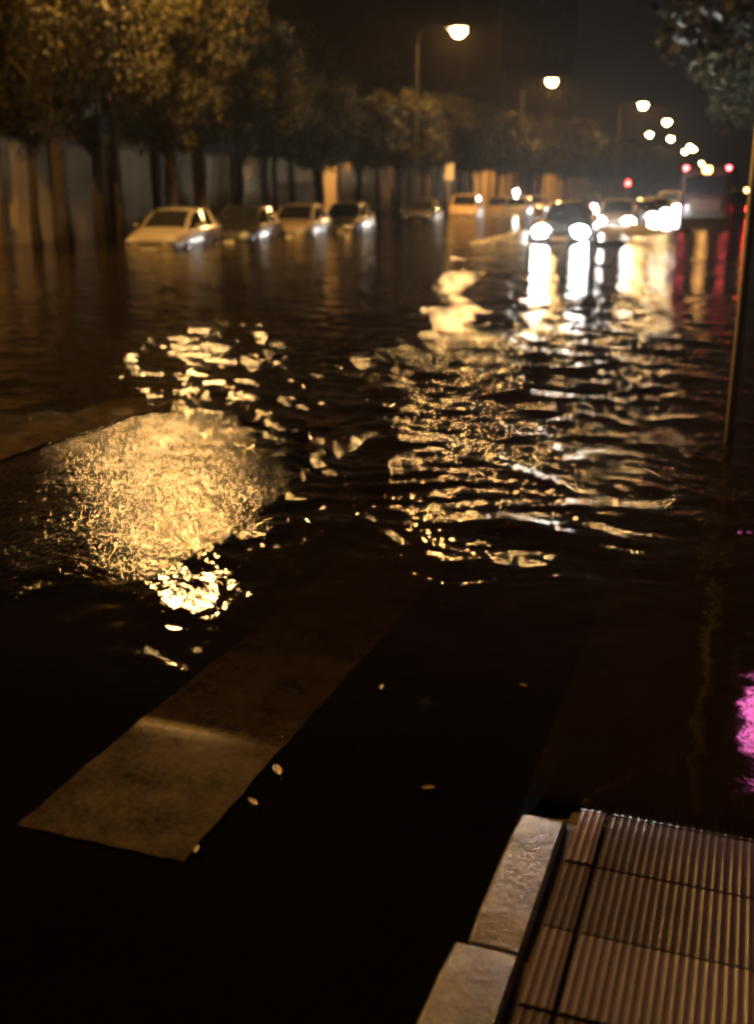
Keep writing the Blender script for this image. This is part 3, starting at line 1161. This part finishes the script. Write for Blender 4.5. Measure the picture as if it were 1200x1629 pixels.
park(222, -15.9, RZ, 'parked_car', 'pale silver hatchback standing in water up to its bumper, nearest of the row', (0.15, 0.135, 0.11))
park(345, -15.7, RZ, 'parked_car', 'black hatchback in the flood between the silver and beige cars', (0.012, 0.011, 0.011), L=3.8)
park(441, -15.5, RZ, 'parked_car', 'beige hatchback in the flood with a dark windscreen and gleaming flank', (0.17, 0.145, 0.11))
park(524, -15.4, RZ, 'parked_car', 'dark hatchback at the right end of the nearest parked four', (0.015, 0.016, 0.018), L=3.7)
park(655, -16.4, R(8), 'parked_car', 'dark saloon parked alone before the farther group', (0.02, 0.02, 0.022), style='sedan')
park(728, -15.9, R(8), 'parked_van', 'brown small van in the farther parked group', (0.40, 0.31, 0.2), style='van', H=1.38)
park(782, -15.8, R(6), 'parked_car', 'tan car at the right of the farther parked group', (0.42, 0.32, 0.2), style='sedan')
park(812, -14.6, R(4), 'parked_car', 'grey far parked car by the splash of the oncoming car', (0.3, 0.3, 0.3))
park(842, -14.6, R(4), 'parked_car', 'dark red farthest parked car left of the oncoming headlights', (0.2, 0.03, 0.02))

# traffic coming towards the camera
TGp = 'cars driving towards the camera with headlights on'
make_car('driving_car', 'nearest oncoming car, two round glaring headlight beams over its own white reflection', 'car', (CARA.x, CARA.y, -.27), R(3), (0.008, 0.008, 0.009), lit='front', group=TGp)
make_car('driving_car', 'second oncoming car, glaring beams and white spray at its bow', 'car', (CARB.x - .3, CARB.y, -.30), R(2), (0.4, 0.4, 0.4), lit='front', group=TGp, style='hatch')
for px, py, lab, st, col in [(1018, 345, 'third oncoming car, its lights merging with the spray', 'sedan', (.1, .1, .12)),
                             (1042, 338, 'fourth oncoming car close behind the spray', 'hatch', (.5, .5, .5)),
                             (1062, 330, 'oncoming car with bright headlight beams left of the bus', 'van', (.6, .6, .6)),
                             (930, 330, 'far oncoming car in the left lane behind the nearest one', 'sedan', (.06, .08, .1))]:
    p = on_z(px, py, .18)
    make_car('driving_car', lab, 'car', (p.x, p.y + 1.9, -.42), R(2), col, lit='front', group=TGp, style=st)

foam('spray', ((CARA.x - .8, CARA.y - 2.7, 0.02), (CARA.x - 2.2, CARA.y - 2.9, 0.0)), '', 3, 700)
foam('spray', ((CARB.x + .3, CARB.y - 2.8, 0.02), (CARB.x + 2.0, CARB.y - 3.4, 0.0)), '', 4, 800)
foam('spray', ((CARB.x - 1.2, CARB.y - 2.8, 0.05), (CARB.x + .8, CARB.y - 2.9, 0.0)), '', 5, 500)

# bus seen from behind
bus = empty('city_bus', (-2.9, 63.5, -.42))
tag(bus, 'dark red bus driving away, two red marker lamps and an amber panel on its back', 'bus')
bp = paint('bus_paint', (0.022, 0.005, 0.005))
MB().box((0, 0, 1.72), (2.45, 10.5, 2.7), bev=.12).build('body', bp, bus)
MB().box((0, -5.262, 2.10), (2.0, .03, .85), bev=.01).build('rear_window', M['glass'], bus)
MB().box((0, -5.27, 2.84), (.34, .05, .26), bev=.01).build('route_panel', M['amber_on'], bus)
MB().box((0, -5.28, 0.62), (2.40, .12, .28), bev=.04).build('bumper', M['plastic'], bus)
MB().box((0, -5.262, 1.15), (1.5, .03, .55), bev=.01).build('engine_cover', simple('bus_grey', (.07, .045, .04), .5), bus)
for sx in (-1, 1):
    MB().ball((sx * 1.02, -5.26, 2.92), (.09, .05, .09), 8, 5).build('marker_light', M['marker_on'], bus)
    MB().box((sx * 1.08, -5.265, .98), (.13, .05, .34), bev=.01).build('tail_light', M['tail_off'], bus)
    for k in range(5):
        MB().box((sx * 1.232, -3.9 + k * 1.95, 2.1), (.02, 1.7, .9)).build('side_window', M['glass'], bus)
    for yw in (-3.2, 3.4):
        MB().tube([(sx * .95, yw, .48), (sx * 1.21, yw, .48), (sx * 1.235, yw, .48)], [.47, .47, .3], 18).build('wheel', M['rubber'], bus)

van = make_car('delivery_van', 'small red van driving away at the right, tail lamps lit and lamps on its roof', 'van', (-1.55, 66.5, -.42), math.pi, (0.5, 0.05, 0.03), style='van', lit='rear', H=1.5)
MB().ball((-.25 * -1, -1.9, 1.86), (.13, .10, .11), 10, 6).build('roof_lamp', M['white_on'], van)
MB().ball((-.45, -1.9, 1.84), (.12, .08, .09), 10, 6).build('beacon', M['amber_on'], van)

# small far things
sg = empty('sign_board', on_x(714, 340, -17.6).to_tuple()[:2] + (-.3,))
tag(sg, 'small white sign board on a post in front of the wall', 'sign')
MB().tube([(0, 0, 0), (0, 0, 3.2)], [.03, .03], 8).build('post', M['galv'], sg)
MB().box((0, -.03, 2.75), (.55, .03, .95), bev=.01).build('board', M['sign_white'], sg)

for px, py, Y, lab, mt in [(1000, 291, 95, 'far traffic light showing red, left of the lamp chain', 'tail_on'),
                           (822, 305, 70, 'small white lamp on a short post among the far parked cars', 'white_on')]:
    d = ray(px, py)
    p = Vector((0, 0, HC)) + d * (Y / d.y)
    t = empty('traffic_light' if mt == 'tail_on' else 'bollard_lamp', (p.x, p.y, -.4))
    tag(t, lab, 'traffic light' if mt == 'tail_on' else 'lamp')
    MB().tube([(0, 0, 0), (0, 0, p.z + .1)], [.06, .05], 8).build('post', M['darkmetal'], t)
    MB().box((0, .12, p.z + .4), (.32, .2, .95), bev=.04).build('housing', M['plastic'], t)
    MB().ball((0, .0, p.z + .4), (.13, .06, .13), 10, 6).build('lamp', M[mt], t)

# thin post on the right
pb = on_z(1161, 702, 0)
post = empty('steel_post', (pb.x, pb.y, -.15))
tag(post, 'thin grey steel post rising out of the water at the right edge', 'post')
MB().tube([(0, 0, 0), (0, 0, 1.7), (0, 0, 3.4)], [.030, .030, .030], 14).build('shaft', M['galv'], post)
MB().box((0, 0, .02), (.2, .2, .03), bev=.005).build('base_plate', M['galv'], post)
MB().box((0, -.03, 3.15), (.45, .02, .45), bev=.005).build('sign_plate', M['galv'], post)

# shop front on the right, outside the frame: its sign is mirrored in the water and on the paving
shop = empty('shop_building', (2.4, 8, -.2))
tag(shop, 'shop front right of the frame with a pink tube sign mirrored in the water', 'building')
MB().box((3.0, 0, 5.0), (6.0, 22, 10.2)).build('wall', M['building_grey'], shop)
for k in range(3):
    MB().box((-.02, -7 + k * 6, 1.7), (.08, 4.4, 2.4)).build('shop_window', M['window'], shop)
    MB().box((-.02, -7 + k * 6, 6.4), (.08, 1.6, 1.8)).build('window', M['window'], shop)
sgn = empty('blade_sign', (.85, 8.8, 2.2))
tag(sgn, 'pink glowing tube sign sticking out from the shop front', 'sign')
MB().box((.85, 0, .5), (1.18, .06, .06)).build('bracket', M['darkmetal'], sgn)
MB().box((-.2, .05, .5), (1.0, .08, 1.0), bev=.02).build('backing', M['plastic'], sgn)
MB().tube([(-.2 + .36 * math.cos(t * math.pi / 8), -.03, .5 + .36 * math.sin(t * math.pi / 8)) for t in range(17)], [.04] * 17, 8).build('tube', M['neon'], sgn)

# leaves drifting on the shallow water
for i, (px, py, rz, s, lab) in enumerate([
        (441, 1222, .7, .030, 'pale dead leaf floating beside the right edge of the zebra stripe'),
        (402, 1272, 1.0, .022, 'small curled leaf floating just below the pale one'),
        (312, 1347, .3, .018, 'leaf stuck on the near right corner of the zebra stripe'),
        (607, 1090, .2, .018, 'tiny leaf adrift on the dark water right of the stripe'),
        (680, 1250, 2.0, .024, 'brown leaf adrift on the dark water between stripe and kerb'),
        (832, 1087, 1.4, .016, 'tiny leaf adrift above the kerb end')]):
    p = on_z(px, py, .012)
    z = max(0.006, float(road_z(np.array([p.x]), np.array([p.y]))[0]) + .008)
    vs, fs = [], []
    n = 8
    for k in range(n + 1):
        t = k / n
        w = math.sin(math.pi * t) ** .8 * .42 * (1 - .3 * t)
        zc = .18 * math.sin(math.pi * t)
        vs += [(-w, t * 2 - 1, .12 + zc * .3), (0, t * 2 - 1, zc * .3), (w, t * 2 - 1, .14 + zc * .3)]
    for k in range(n):
        for j in range(2):
            a = k * 3 + j
            fs.append((a, a + 1, a + 4, a + 3))
    mb = MB()
    mb.add([tuple(c * s for c in v) for v in vs], fs, True)
    o = mb.build('fallen_leaf', M['dead_leaf'])
    o.location = (p.x, p.y, z)
    o.rotation_euler = (0, 0, rz)
    tag(o, lab, 'leaf', 'fallen leaves on the flooded crossing')

# wet night air
hz = MB().box((-100, 540, 24), (1000, 1240, 60)).build('haze', None)
hm = bpy.data.materials.new('wet_air')
hm.use_nodes = True
for n in list(hm.node_tree.nodes):
    hm.node_tree.nodes.remove(n)
ho = hm.node_tree.nodes.new('ShaderNodeOutputMaterial')
hv = hm.node_tree.nodes.new('ShaderNodeVolumePrincipled')
hv.inputs['Color'].default_value = (0.9, 0.9, 0.9, 1)
hv.inputs['Density'].default_value = 0.00009
hv.inputs['Anisotropy'].default_value = 0.75
hm.node_tree.links.new(hv.outputs[0], ho.inputs['Volume'])
hz.data.materials.append(hm)
tag(hz, kind='stuff')
